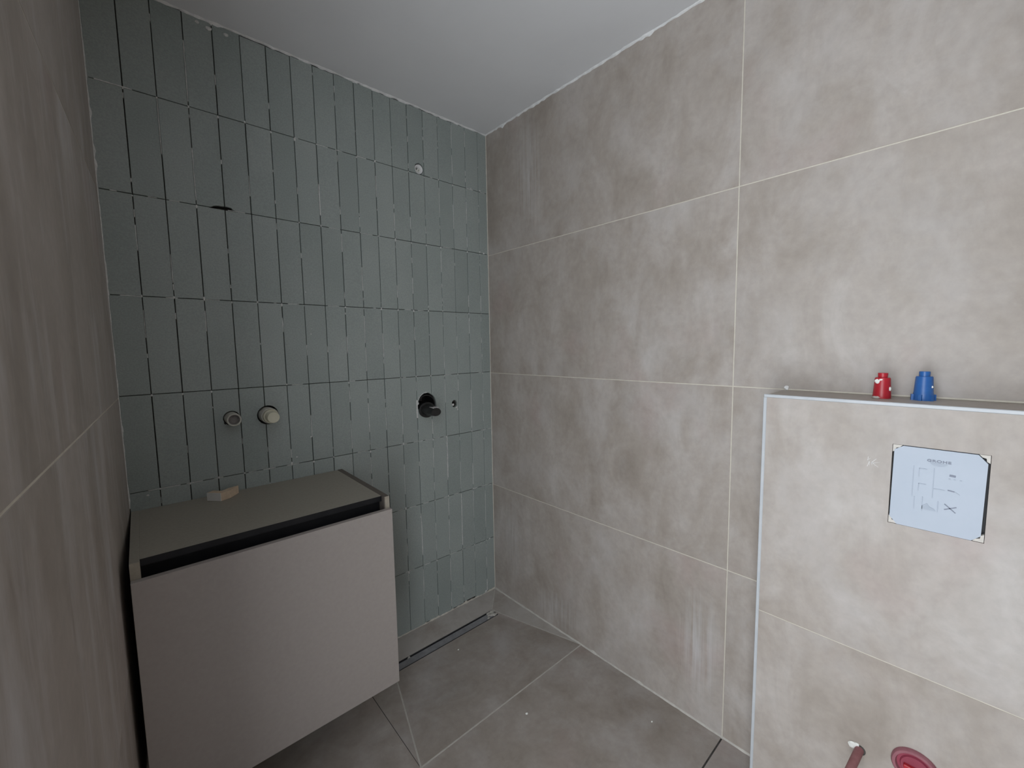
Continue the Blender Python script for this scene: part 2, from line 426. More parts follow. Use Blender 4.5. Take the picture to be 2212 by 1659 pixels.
    # ragged plaster round the carved openings
    for k in range(9):
        a = math.radians(95 + k*9); dot(VX+0.052*math.cos(a), VZ+0.060*math.sin(a), 0.0035, (1, 0.5, 1))
    seg_v(VX-0.0535, VZ-0.055, VZ+0.028, 0.0085, -0.0012); dot(VX-0.048, VZ+0.012, 0.006, (0.9, 0.4, 1.2))
    dot(-0.219, 1.040, 0.0055, (1.3, 0.4, 0.8)); dot(-0.214, 1.030, 0.004, (0.8, 0.4, 1.6))
    o = obj('mortar_residue', bm, M_resid, wall_back); o['kind'] = 'stuff'
    o['label'] = 'pale mortar specks and streaks left in the tile joints'
residue()

# ---- right wall: large concrete-look tiles, cream grout
wall_right = obj('wall_right', bxm(0.0006, 0.16, -3.12, 0.14, -0.12, CZ+0.12), M_grout)
tag(wall_right, 'greige large-format tiled wall to the right of the corner', 'wall', kind='structure')
G = 0.0031
def big_tiles(parent, us, zs, fn, mat, t=0.008):
    """tiles between the breaks us (along the wall) and zs; fn(u) gives the local origin and direction"""
    for i in range(len(us)-1):
        for k in range(len(zs)-1):
            w, h = us[i+1]-us[i]-G, zs[k+1]-zs[k]-G
            fn(us[i]+G/2, zs[k]+G/2, tile_mesh(w, h, t, mat, 0.0006))
def right_fn(u, z, me): place_tile(wall_right, me, (0.008, -u, z), (0, -1, 0), (0, 0, 1))
big_tiles(wall_right, (0.0005, 1.2, 2.4, 3.11), (FZ-0.05, 0.6, 1.2, 1.8, CZ+0.004), right_fn, M_conc)

# ---- left wall, a touch out of square, with the doorway the daylight comes through
bm = bmesh.new()
yw0, yw1 = DOOR_Y0, DOOR_Y1
box(bm, -0.16, -0.0006, yw0, 0.15, -0.12, CZ+0.12)
box(bm, -0.16, -0.0006, -3.16, yw1, -0.12, CZ+0.12)
box(bm, -0.16, -0.0006, yw1, yw0, DOOR_Z1, CZ+0.12)
box(bm, -0.16, -0.0006, yw1, yw0, -0.12, -0.004)
wall_left = obj('wall_left', bm, M_grout)
wall_left.location = (LX0, 0, 0); wall_left.rotation_euler = (0, 0, -TILT)
tag(wall_left, 'dim greige tiled wall at the left, smeared with dust', 'wall', kind='structure')
def left_tile(u0, u1, z0, z1): place_tile(wall_left, tile_mesh(u1-u0-G, z1-z0-G, 0.008, M_concL, 0.0006), (-0.008, -u1+G/2, z0+G/2), (0, 1, 0), (0, 0, 1))
ZL = (FZ-0.05, 0.6, 1.2, 1.8, CZ+0.004)
for k in range(4):
    left_tile(0.0005, -yw0, ZL[k], ZL[k+1]); left_tile(-yw1, 3.14, ZL[k], ZL[k+1])
left_tile(-yw0, -yw1, DOOR_Z1, ZL[4])
door = obj('door_1', bxm(-0.17, 0.004, yw1, yw0, -0.002, 0.017, 0.002), M_profile)
door.location = (LX0, 0, 0); door.rotation_euler = (0, 0, -TILT)
tag(door, 'white threshold and lining of the doorway beside the photographer', 'doorway', kind='structure')
bm = bmesh.new()
box(bm, -0.165, 0.002, yw1, yw1+0.016, 0.018, DOOR_Z1); box(bm, -0.165, 0.002, yw0-0.016, yw0, 0.018, DOOR_Z1)
box(bm, -0.165, 0.002, yw1+0.016, yw0-0.016, DOOR_Z1-0.016, DOOR_Z1)
obj('door_lining', bm, M_profile, door)

# ---- wall behind the camera
wall_front = obj('wall_front', bxm(-1.74, 0.16, -3.25, -3.1092, -0.12, CZ+0.12), M_grout)
tag(wall_front, 'greige tiled wall behind the photographer', 'wall', kind='structure')
for i in range(2):
    for k, (z0, z1) in enumerate(((FZ-0.05, 0.6), (0.6, 1.2), (1.2, 1.8), (1.8, CZ+0.004))):
        w = 1.2 if i == 0 else 0.36
        place_tile(wall_front, tile_mesh(w-G, z1-z0-G, 0.008, M_conc, 0.0006), (-(0 if i == 0 else 1.2)-G/2, -3.116, z0+G/2), (-1, 0, 0), (0, 0, 1))

# ---- ceiling with a slightly wavy plaster skim
bm = bmesh.new(); nx, ny = 24, 36; rr = random.Random(5)
gv = []
for i in range(nx+1):
    row = []
    for j in range(ny+1):
        x = -1.75 + 1.90*i/nx; y = 0.14 - 3.39*j/ny
        row.append(bm.verts.new((x, y, CZ + rr.uniform(-0.0012, 0.0012))))
    gv.append(row)
for i in range(nx):
    for j in range(ny): bm.faces.new((gv[i][j], gv[i+1][j], gv[i+1][j+1], gv[i][j+1]))
g = bmesh.ops.extrude_face_region(bm, geom=bm.faces[:])
for v in [e for e in g['geom'] if isinstance(e, bmesh.types.BMVert)]: v.co.z = CZ + 0.14
ceiling = obj('ceiling', bm, M_ceil, smooth=True)
tag(ceiling, 'plain white painted ceiling above the tiled walls', 'ceiling', kind='structure')

# ---- ragged plaster beads where ceiling, corner and floor meet the tiles
def bead(name, A, B, n1, n2, r0, r1, step, mat, label, seed, bump_p=0.1):
    """irregular fillet from A to B; n1, n2 point away from the two surfaces"""
    rr = random.Random(seed); A, B, n1, n2 = Vector(A), Vector(B), Vector(n1), Vector(n2)
    bm = bmesh.new(); n = int((B-A).length/step); prev = None
    for i in range(n+1):
        p = A + (B-A)*i/n
        a, b = rr.uniform(r0, r1), rr.uniform(r0, r1)
        if rr.random() < bump_p: a *= rr.uniform(1.2, 2.2)
        cur = [bm.verts.new(p - n1*0.004 - n2*0.004), bm.verts.new(p + n1*a - n2*0.002), bm.verts.new(p + n1*a*0.45 + n2*b*0.45), bm.verts.new(p + n2*b - n1*0.002)]
        if prev:
            for k in range(4): bm.faces.new((prev[k], prev[(k+1) % 4], cur[(k+1) % 4], cur[k]))
        else: bm.faces.new(cur[::-1])
        prev = cur
    bm.faces.new(prev)
    return tag(obj(name, bm, mat), label, 'trim', kind='structure')
dn, nyv, nxv = (0, 0, -1), (0, -1, 0), (-1, 0, 0)
bead('trim_1', (LX0, 0, CZ), (0, 0, CZ), dn, nyv, 0.002, 0.009, 0.016, M_plaster, 'ragged plaster line where the ceiling meets the green tiles', 11, 0.15)
bead('trim_2', (0, 0, CZ), (0, -3.1, CZ), dn, nxv, 0.004, 0.010, 0.016, M_plaster, 'ragged plaster line where the ceiling meets the right wall', 12, 0.12)
bead('trim_3', (0, 0, FZ), (0, 0, CZ), nxv, nyv, 0.0022, 0.0036, 0.02, M_silic, 'cream joint up the corner of green and greige walls', 13, 0.05)
lx = lambda y: LX0 + 0.0372*y
bead('trim_4', (LX0, 0, 0.86), (LX0, 0, CZ), (1, 0, 0), nyv, 0.0015, 0.0045, 0.02, M_resid, 'dusty joint up the corner of left wall and green tiles', 14, 0.15)
bead('trim_5', (0, -0.0, FZ), (0, -1.33, FZ), (0, 0, 1), nxv, 0.0045, 0.0070, 0.02, M_floorgrout, 'pale joint where the right wall meets the floor', 15, 0.05)
bead('trim_6', (-1.42, 0, FZ-0.002), (-0.002, 0, FZ-0.002), (0, 0, 1), nyv, 0.003, 0.008, 0.012, M_silic, 'chipped mortar line under the green tiles', 16, 0.2)

# ---- floor: slab, shower fall cut in four planes round the drain, straight tiles elsewhere
DD, DW, SX, SY = 0.122, 0.049, -0.80, -0.60          # drain inset, width, shower extent
ZD = FZ - 0.013                                       # level at the drain
DX0, DX1 = SX+0.136, -DD                                 # drain ends
bm = bmesh.new()
box(bm, -1.74, 0.14, -3.24, 0.14, -0.14, ZD-0.022)
floor = obj('floor', bm, M_floorgrout)
tag(floor, 'greige tiled floor falling to the shower drain', 'floor', kind='structure')
g = 0.0016
def floor_piece(pts, mat=M_floor, t=0.012):
    """tile of any outline; pts are (x, y, z) of its upper face, shrunk by the joint"""
    c = sum((Vector(p) for p in pts), Vector())/len(pts)
    n = len(pts); P = [Vector(p) for p in pts]; S = []
    for i in range(n):
        a, b, d = P[i-1], P[i], P[(i+1) % n]
        e1, e2 = (b-a), (d-b); e1.z = e2.z = 0; e1.normalize(); e2.normalize()
        n1, n2 = Vector((-e1.y, e1.x, 0)), Vector((-e2.y, e2.x, 0))
        if n1.dot(c-b) < 0 and n2.dot(c-b) < 0: n1, n2 = -n1, -n2
        k = n1 + n2; k = k/max(0.25, 1+n1.dot(n2))
        S.append(b + k*g)
    bm = bmesh.new()
    top = [bm.verts.new(p) for p in S]; bot = [bm.verts.new(p - Vector((0, 0, t))) for p in S]
    bm.faces.new(top); bm.faces.new(bot[::-1])
    for i in range(n): bm.faces.new((top[i], bot[i], bot[(i+1) % n], top[(i+1) % n]))
    return obj('tile', bm, mat, floor)
A, B_ = (0, 0, FZ), (SX, 0, FZ)
floor_piece([B_, (DX0, -DD, ZD), (DX1, -DD, ZD), A], M_floordust)
floor_piece([A, (DX1, -DD, ZD), (0, SY, FZ)], M_floordust)
floor_piece([B_, (SX, SY, FZ), (DX0, -DD, ZD)])
floor_piece([(DX0, -DD-DW, ZD), (DX0, -DD, ZD), (SX, SY, FZ), (0, SY, FZ), (DX1, -DD, ZD), (DX1, -DD-DW, ZD)])
floor_piece([(SX, 0, FZ), (-1.44, 0, FZ), (-1.46, SY, FZ), (SX, SY, FZ)])
floor_piece([(0, SY, FZ), (-1.2, SY, FZ), (-1.2, -1.2, FZ), (0, -1.2, FZ)])
floor_piece([(-1.2, SY, FZ), (-1.46, SY, FZ), (-1.48, -1.2, FZ), (-1.2, -1.2, FZ)])
for y0, y1 in ((-1.2, -1.8), (-1.8, -2.4), (-2.4, -3.11)):
    floor_piece([(0, y0-0.002, FZ), (-0.9, y0-0.002, FZ), (-0.9, y1, FZ), (0, y1, FZ)])
    floor_piece([(-0.9, y0-0.002, FZ), (-1.56, y0-0.002, FZ), (-1.56, y1, FZ), (-0.9, y1, FZ)])
# grout raised in the joints (light), the joint at 1.2 m stays open and dark
def strip(pts, w, mat, up=0.0005):
    bm = bmesh.new()
    for (a, b) in pts:
        a, b = Vector(a), Vector(b); d = (b-a); d.z = 0; d.normalize(); s = Vector((-d.y, d.x, 0))*w/2
        lo = Vector((0, 0, 0.011)); u = Vector((0, 0, up))
        v = [bm.verts.new(p) for p in (a-s+u, a+s+u, b+s+u, b-s+u, a-s-lo, a+s-lo, b+s-lo, b-s-lo)]
        for f in ((0, 1, 2, 3), (4, 7, 6, 5), (0, 4, 5, 1), (1, 5, 6, 2), (2, 6, 7, 3), (3, 7, 4, 0)): bm.faces.new([v[i] for i in f])
    return obj('grout_line', bm, mat, floor)
for a, b in ((A, (DX1, -DD, ZD)), ((DX1, -DD, ZD), (0, SY, FZ)), (B_, (DX0, -DD, ZD)), ((DX0, -DD, ZD), (SX, SY, FZ)), ((0, SY, FZ), (SX, SY, FZ)), ((SX, SY, FZ), (-1.46, SY, FZ))):
    strip([(a, b)], 0.0052, M_floorgrout)
strip([((0, -1.201, FZ), (-1.48, -1.201, FZ))], 0.0052, M_darkjoint, -0.0015)
strip([((SX, 0, FZ), (SX, SY, FZ))], 0.0036, M_darkjoint, -0.0006)
strip([((-1.2, SY, FZ), (-1.2, -1.2, FZ))], 0.003, M_floorgrout, 0.0)

# ================================================================== LINEAR DRAIN
drain = empty('shower_drain', ((DX0+DX1)/2, -DD-DW/2, ZD-0.02))
tag(drain, 'long narrow grey linear shower drain set in the floor', 'drain')
bm = bmesh.new()
hx, hy = (DX1-DX0)/2-0.001, DW/2-0.001
box(bm, -hx, hx, -hy, hy, -0.001, 0.002)
box(bm, -hx, hx, hy-0.002, hy, 0.002, 0.0195); box(bm, -hx, hx, -hy, -hy+0.002, 0.002, 0.0195)
box(bm, -hx, -hx+0.002, -hy+0.002, hy-0.002, 0.002, 0.0195); box(bm, hx-0.002, hx, -hy+0.002, hy-0.002, 0.002, 0.0195)
obj('channel', bm, M_metald, drain)
obj('cover', bxm(-hx+0.004, hx-0.004, -hy+0.0042, hy-0.0062, 0.002, 0.0172, 0.0012), M_metal, drain)
bm = bmesh.new()
for k, (x, y, r) in enumerate(((-0.131, -0.135, 0.013), (-0.146, -0.150, 0.011), (-0.135, -0.158, 0.012), (-0.160, -0.145, 0.009), (-0.174, -0.160, 0.007), (-0.153, -0.132, 0.009))):
    blob(bm, (x, y, ZD-0.001), r, k+3, (1.2, 0.9, 0.5), 2)
tag(obj('mortar_lump', bm, M_floorgrout), 'grey mortar lump at the corner end of the drain', 'mortar')
bm = bmesh.new(); blob(bm, (-0.590, -0.125, ZD-0.004), 0.006, 9, (1.2, 1, 0.8), 2)
tag(obj('mortar_lump', bm, M_floorgrout), 'small mortar lump bridging the drain slot near the vanity', 'mortar')

# ================================================================== CISTERN BOXING (half wall)
BX, BY, BZ = -0.145, -1.331, 1.198
boxing = empty('cistern_boxing', (BX/2, (BY-3.1)/2, FZ))
tag(boxing, 'half-height greige tiled boxing hiding the toilet cistern', 'half wall')
def in_box(o): o.parent = boxing; o.matrix_parent_inverse = Matrix.Translation(boxing.location).inverted(); return o
PY0, PY1, PZ0, PZ1 = -1.733, -1.589, 0.928, 1.107     # opening for the flush plate
bm = bmesh.new()
t = 0.010
x0, x1 = BX+t, -0.0006
for a in ((-3.10, PY0, FZ, BZ-t), (PY1, BY-t, FZ, BZ-t), (PY0, PY1, FZ, PZ0), (PY0, PY1, PZ1, BZ-t)):
    box(bm, x0, x1, a[0], a[1], a[2], a[3])
core = in_box(obj('core', bm, M_grout))
# front tiles with the opening
def face_x(outer, hole, name='tile'):
    y0, y1, z0, z1 = outer
    bm = bmesh.new()
    if hole:
        def ring(x): return [[bm.verts.new((x, u, v)) for u, v in q] for q in (((y0, z0), (y1, z0), (y1, z1), (y0, z1)), ((PY0, PZ0), (PY1, PZ0), (PY1, PZ1), (PY0, PZ1)))]
        (fo_, fi_), (bo_, bi_) = ring(BX), ring(BX+t)
        for i in range(4):
            j = (i+1) % 4
            bm.faces.new((fo_[i], fo_[j], fi_[j], fi_[i])); bm.faces.new((bo_[j], bo_[i], bi_[i], bi_[j]))
            bm.faces.new((fo_[j], fo_[i], bo_[i], bo_[j])); bm.faces.new((fi_[i], fi_[j], bi_[j], bi_[i]))
    else: box(bm, BX, BX+t, y0, y1, z0, z1)
    return in_box(obj(name, bm, M_conc))
EP = 0.0075                                            # edge profile width
face_x((-2.43, BY-EP, 0.5985+0.0012, BZ-EP), True)
face_x((-2.43, BY-EP, FZ+0.001, 0.5985-0.0012), False)
in_box(obj('grout_line', bxm(BX+0.0006, BX+t, -2.43, BY-EP, 0.5985-0.0012, 0.5985+0.0012), M_grout))
face_x((-3.10, -2.4324, FZ+0.001, BZ-EP), False)
# top and side tiles
in_box(obj('tile', bxm(BX+EP, -0.001, -3.10, BY-EP, BZ-t, BZ), M_conc))
in_box(obj('tile', bxm(BX+EP, -0.001, BY-t, BY, FZ+0.001, BZ-t-0.0005), M_conc))
o = in_box(obj('edge_trim', bxm(BX-0.0006, BX+EP, -3.10, BY, BZ-EP, BZ+0.0006, 0.0012), M_profile)); o['label'] = 'white edge profile'
o = in_box(obj('edge_trim', bxm(BX-0.0006, BX+EP, BY-EP, BY+0.0006, FZ+0.001, BZ-EP, 0.0012), M_profile)); o['label'] = 'white edge profile'
# pale joint where the top meets the wall, scratch mark, plaster spot
in_box(obj('grout_line', bxm(-0.0035, -0.0005, -3.1, BY-EP, BZ+0.0002, BZ+0.0045, 0.001), M_grout))
bm = bmesh.new(); rr = random.Random(4)
for k in range(9):
    y, z = -1.556+rr.uniform(-.008, .008), 1.060+rr.uniform(-.008, .008); a = rr.uniform(0, 3.1); l = rr.uniform(0.003, 0.008)
    dy, dz = l*math.cos(a), l*math.sin(a)
    pts = [(y-dy-0.0005*math.sin(a), z-dz), (y+dy, z+dz-0.0005*math.cos(a)), (y+dy+0.0006*math.sin(a), z+dz+0.0006), (y-dy, z-dz+0.0008)]
    b2 = prism(pts, BX-0.0003, BX+0.002, lambda u, v, h: (h, u, v)); me = bpy.data.meshes.new('t'); b2.to_mesh(me); b2.free(); bm.from_mesh(me); bpy.data.meshes.remove(me)
o = in_box(obj('plaster_scuff', bm, M_plaster)); o['label'] = 'white scratched scuff'

# ---- flush plate cover in the opening
plate = empty('flush_plate_cover', (BX, (PY0+PY1)/2, PZ0))
tag(plate, 'white square cover plate with chamfered corners on the cistern boxing', 'cover plate')
W2, H_ = (PY1-PY0)/2, PZ1-PZ0
def pl(u, v, h): return (h, u, v)
obj('back_box', bxm(0.012, 0.10, -W2+0.0005, W2-0.0005, 0.0005, H_-0.0005), M_black, plate)
a, b, ch = W2-0.0022, H_-0.0018, 0.0165
# outline u: +y is towards the corner of the room (left in the photo)
outl = [(-a+0.0030, 0.004+ch*0.55), (-a+ch*0.95, 0.0004), (a-ch*0.75, 0.0004), (a, 0.0010+ch*0.9), (a-0.0012, b-ch*0.6), (a-ch*0.95, b), (-a+ch*0.9, b), (-a+0.0012, b-ch)]
panel = obj('panel', prism(outl, 0.0005, 0.0125, pl), M_plate, plate)
for su, sv in ((1, 1), (-1, 1), (1, 0), (-1, 0)):
    u0 = su*(W2-0.0008); v0 = (H_-0.0008) if sv else 0.0008
    l = 0.0155; s2 = 1 if not sv else -1
    pts = [(u0, v0), (u0-su*l, v0), (u0-su*l*0.72, v0+s2*l*0.33), (u0-su*l*0.35, v0+s2*l*0.45), (u0-su*l*0.30, v0+s2*l*0.85), (u0, v0+s2*l*1.05)]
    o = obj('corner_piece', prism(pts, 0.0015, 0.011, pl), M_corner, plate); o['label'] = 'cream unglazed corner'
# flat print on the cover
XP = -0.0003+0.0005
def quad_print(pts, mat, name, par=panel):
    return obj(name, prism(pts, XP-0.0004, XP+0.0006, pl), mat, par)
fc = bpy.data.curves.new('logo_lettering', 'FONT'); fc.body = 'GROHE'; fc.align_x = 'CENTER'; fc.size = 0.0098; fc.extrude = 0.0003; fc.offset = 0.00035; fc.space_character = 1.12
fo = bpy.data.objects.new('logo_lettering', fc); COL.objects.link(fo)
bpy.context.view_layer.update()
lme = bpy.data.meshes.new_from_object(fo.evaluated_get(bpy.context.evaluated_depsgraph_get()))
bpy.data.objects.remove(fo)
lz = 0.1505
for v in lme.vertices:
    x, y, z = v.co; v.co = (XP-0.0003-z*0.5, -x*1.0-0.001, y*0.72+lz)
lme.materials.clear()
lo = link('logo_lettering', lme, M_print, panel)
arc = [(0.0128*math.cos(math.pi+math.pi*i/16)-0.001, lz-0.0018+0.0062*math.sin(math.pi+math.pi*i/16)) for i in range(17)]
quad_print(arc, M_printf, 'logo_arc')
def line_print(u0, v0, u1, v1, w, mat, name='print_line'):
    d = Vector((u1-u0, v1-v0)); d.normalize(); s = Vector((-d.y, d.x))*w/2
    return quad_print([(u0-s.x, v0-s.y), (u1-s.x, v1-s.y), (u1+s.x, v1+s.y), (u0+s.x, v0+s.y)], mat, name)
# px layout of the faint diagrams, measured on the plate: U to the right, V up (metres)
D = [(0.0155, 0.133, 0.0275, 0.133), (0.0275, 0.133, 0.0275, 0.115), (0.036, 0.137, 0.036, 0.070), (0.005, 0.137, 0.005, 0.074), (0.0155, 0.100, 0.027, 0.100), (0.027, 0.100, 0.027, 0.084), (-0.012, 0.094, 0.004, 0.094), (-0.004, 0.068, -0.004, 0.045), (0.0195, 0.072, 0.0195, 0.042), (0.032, 0.070, 0.032, 0.042)]
for (u0, v0, u1, v1) in D: line_print(u0, v0, u1, v1, 0.0016, M_printf)
line_print(-0.0175, 0.127, -0.0265, 0.1262, 0.0042, M_print, 'print_symbol')
for u in (-0.0165, -0.0235, -0.0325): line_print(u, 0.1195, u-0.003, 0.1193, 0.0018, M_printf, 'print_dot')
line_print(-0.0165, 0.0955, -0.0265, 0.0942, 0.0022, M_print, 'print_dash')
line_print(-0.027, 0.094, -0.034, 0.089, 0.0012, M_printf)
line_print(-0.0135, 0.0655, -0.030, 0.050, 0.0018, M_print, 'print_cross'); line_print(-0.031, 0.0625, -0.0135, 0.0535, 0.0018, M_print, 'print_cross')
quad_print([(0.0195, 0.046), (0.0195, 0.053), (0.012, 0.060), (0.008, 0.053), (0.001, 0.0505), (-0.0015, 0.046)], M_printf, 'print_drawing')

# ---- toilet fixing rod sleeve and red inlet plug low on the boxing
rod = empty('fixing_rod', (BX, -1.566, 0.352))
tag(rod, 'dusty red plastic sleeved rod sticking out low on the boxing', 'rod')
Mx = Matrix(((0.03, 0, -0.99, 0), (1, 0, 0.08, 0), (0, 1, -0.04, 0), (0, 0, 0, 1)))
o = obj('sleeve', lathe([(0, -0.004), (0.0088, -0.004), (0.0088, 0.115), (0.0065, 0.117), (0.0065, 0.10), (0, 0.10)], 18, Mx), M_reddusty, rod); autosmooth(o)
o = obj('hole_rim', lathe([(0.0088, -0.001), (0.0118, -0.001), (0.0118, 0.0012), (0.0088, 0.0012), (0.0088, -0.001)], 18, OUT_X), M_darkjoint, rod)
bm = bmesh.new(); blob(bm, (-0.001, 0.013, 0.004), 0.009, 5, (0.35, 0.9, 1.0), 2); blob(bm, (-0.001, 0.005, 0.010), 0.005, 6, (0.35, 1, 0.8), 2)
obj('plaster_dab', bm, M_white, rod)['label'] = 'white plaster dab'
plug = empty('inlet_plug', (BX, -1.662, 0.383))
tag(plug, 'round red plastic plug over the flush inlet low on the boxing', 'plug')
o = obj('rim', lathe([(0.030, -0.003), (0.040, -0.003), (0.0405, 0.006), (0.038, 0.010), (0.033, 0.010), (0.031, 0.004), (0.030, -0.003)], 40, OUT_X), M_redpink, plug); autosmooth(o, 50)
o = obj('cap', lathe([(0, -0.002), (0.0312, -0.002), (0.0312, 0.003), (0.026, 0.003), (0.024, 0.007), (0, 0.007)], 40, OUT_X), M_redcap, plug); autosmooth(o)
obj('grip', bxm(-0.016, -0.006, -0.019, 0.019, -0.004, 0.004, 0.0015), M_red, plug)

# ---- the two plugs standing on the ledge
def ledge_plug(name, label, loc, mat, body, neck, notch_mat):
    p = empty(name, loc); tag(p, label, 'plug', 'plastic pipe plugs on the ledge')
    o = obj('body', lathe(body, 28), mat, p); autosmooth(o)
    o = obj('neck', lathe(neck, 20), mat, p); autosmooth(o)
    return p
rp = ledge_plug('pipe_plug', 'red tapered plastic plug with white splashes on the ledge', (-0.058, -1.556, BZ), M_red,
    [(0, 0.0), (0.0168, 0.0), (0.0172, 0.004), (0.0168, 0.008), (0.0146, 0.0470), (0.0134, 0.0490), (0, 0.049)], [(0.0094, 0.047), (0.0086, 0.0495), (0.0090, 0.0505), (0.0096, 0.059), (0.0090, 0.060), (0, 0.060)], None)
view = Vector((-0.994, -0.111, 0)); side = Vector((-0.111, 0.994, 0))   # towards the doorway / towards the green wall
def splash(par, ang, z, r, body_r, seed, sq=(1, 1, 1)):
    d = view*math.cos(ang) + side*math.sin(ang)
    bm = bmesh.new(); blob(bm, d*body_r + Vector((0, 0, z)), r, seed, sq, 2)
    return obj('paint_splash', bm, M_white, par)

splash(rp, 0.62, 0.0405, 0.0056, 0.0140, 3, (0.55, 1.0, 1.0)); splash(rp, 0.25, 0.0445, 0.0028, 0.0142, 4, (0.5, 1.3, 0.8))
splash(rp, -1.05, 0.0225, 0.0046, 0.0152, 5, (0.7, 0.6, 1.15))
bm = bmesh.new(); blob(bm, (view*0.0120 + side*0.0095) + Vector((0, 0, 0.0022)), 0.009, 8, (0.9, 1.0, 0.36), 2)
obj('mortar_crust', bm, M_floorgrout, rp)['label'] = 'grey mortar crust at the foot'

bp = ledge_plug('pipe_plug', 'blue tapered plastic plug with a lugged foot on the ledge', (-0.050, -1.626, BZ), M_blue,
    [(0, 0.0), (0.0176, 0.0), (0.0179, 0.003), (0.0176, 0.0135), (0.0169, 0.0165), (0.0166, 0.017), (0.0148, 0.0520), (0.0136, 0.0545), (0, 0.0545)],
    [(0.0096, 0.053), (0.0094, 0.055), (0.0096, 0.064), (0.0090, 0.0655), (0, 0.0655)], None)
for k in range(6):
    a = math.radians(18 + 60*k); d = view*math.cos(a) + side*math.sin(a); q = Vector((-d.y, d.x, 0))
    bm = bmesh.new(); hw = 0.0036
    pts = [d*0.0165 - q*hw, d*0.0212 - q*hw*0.8, d*0.0212 + q*hw*0.8, d*0.0165 + q*hw]
    lo_ = [bm.verts.new(p) for p in pts]; hi_ = [bm.verts.new(p*0.985 + Vector((0, 0, 0.0135))) for p in pts]
    bm.faces.new(lo_[::-1]); bm.faces.new(hi_)
    for i in range(4): bm.faces.new((lo_[i], lo_[(i+1) % 4], hi_[(i+1) % 4], hi_[i]))
    obj('foot_lug', bm, M_blue, bp)
splash(bp, -0.95, 0.0315, 0.0028, 0.0156, 7, (0.6, 0.9, 1.0))
bm = bmesh.new(); blob(bm, (-0.003, -1.345, BZ+0.006), 0.006, 31, (0.7, 1.0, 1.3), 2)
tag(obj('plaster_dab', bm, M_plaster), 'small plaster dab on the wall above the boxing corner', 'plaster')

# ================================================================== VANITY
VL, VR, VT, VB = -1.4235, -0.7875, 0.850, 0.204
VF = -0.428                                         # front of the side panels; the drawer front sits before it
vanity = empty('vanity_cabinet', ((VL+VR)/2, VF/2, VB))
tag(vanity, 'wall-hung vanity cabinet with taupe front and black grip channel', 'cabinet')
def in_van(o): o.parent = vanity; o.matrix_parent_inverse = Matrix.Translation(vanity.location).inverted(); return o
S = 0.0185
in_van(obj('side_panel', bxm(VR-S, VR, VF, -0.0005, VB+0.004, VT, 0.0006), M_edged))
in_van(obj('side_panel', bxm(VL, VL+S, VF, -0.0005, VB+0.004, VT, 0.0006), M_top))
for xa, xb in ((VR-S+0.0035, VR), (VL, VL+S)):
    o = in_van(obj('edge_band', bxm(xa, xb, VF-0.0008, VF+0.0001, VB+0.004, VT-0.0004), M_edge)); o['label'] = 'pale front edge of the side panel'
in_van(obj('top_panel', bxm(VL+S, VR-S, -0.410, -0.0005, VT-0.018, VT-0.0008, 0.0006), M_top))
in_van(obj('bottom_panel', bxm(VL+S, VR-S, VF, -0.0005, VB+0.004, VB+0.022), M_top))
in_van(obj('back_panel', bxm(VL+S, VR-S, -0.012, -0.0005, VB+0.022, VT-0.018), M_top))
bm = bmesh.new()
box(bm, VL+S, VR-S, -0.392, -0.387, VT-0.085, VT-0.018)           # upright of the grip channel
box(bm, VL+S, VR-S, VF, -0.392, VT-0.085, VT-0.080)
box(bm, VL+S, VR-S, -0.411, -0.4095, VT-0.018, VT-0.001)          # dark edge of the top
o = in_van(obj('grip_channel', bm, M_black)); o['label'] = 'black recessed grip channel'
o = in_van(obj('drawer_front', bxm(VL, VR, VF-0.0195, VF-0.0012, VB, 0.8105, 0.0008), M_front)); o['label'] = 'matt taupe drawer front'

# white faced fibreboard offcut lying on the cabinet top
off = empty('board_offcut', (-1.205, -0.088, VT))
tag(off, 'small white-faced fibreboard offcut wedge on the vanity top', 'offcut')
W = [(-0.033, 0.036), (0.0, 0.0), (0.028, 0.014), (0.056, 0.052), (0.030, 0.046), (0.006, 0.026), (-0.015, 0.050)]
def up(u, v, h): return (u, v, h)
obj('wedge', prism(W, 0, 0.0262, up), M_wood, off)
d = Vector((0.033, -0.036)).normalized(); n_ = Vector((-d.y, d.x))
P0, P1 = Vector((-0.033, 0.036)), Vector((0, 0))
obj('laminate_face', prism([tuple(P0), tuple(P1), tuple(P1-n_*0.0012), tuple(P0-n_*0.0012)], 0.0, 0.0264, up), M_whitelam, off)['label'] = 'white laminated end'

# ================================================================== PIPE STUBS, VALVE, HOLES IN THE GREEN WALL
pipe = empty('water_pipe_stub', (-1.148, 0.05, 1.105))
tag(pipe, 'open grey-cream pipe stub sticking out of the green tiles', 'pipe')
o = obj('tube', lathe([(0.0165, -0.008), (0.0215, -0.008), (0.0215, 0.100), (0.0208, 0.101), (0.0168, 0.101), (0.0165, 0.100), (0.0165, 0.060), (0.0165, -0.008)], 32, ALONG_Y), M_greypl, pipe); autosmooth(o)
o = obj('dusty_plug', lathe([(0, 0.080), (0.0164, 0.080), (0.0164, 0.091), (0.010, 0.0905), (0, 0.092)], 28, ALONG_Y), M_pipein, pipe)
bm = bmesh.new(); blob(bm, (-0.020, -0.052, -0.014), 0.005, 2, (0.8, 0.5, 1), 1)
obj('dark_gap_filler', bm, M_black, pipe)
pipe2 = empty('water_pipe_stub', (-1.038, 0.05, 1.103))
tag(pipe2, 'capped cream pipe stub in a round hole beside the open one', 'pipe')
o = obj('socket', lathe([(0, -0.008), (0.0278, -0.008), (0.0278, 0.080), (0.0268, 0.0815), (0.0215, 0.0815), (0, 0.0815)], 32, ALONG_Y), M_greypl, pipe2); autosmooth(o)
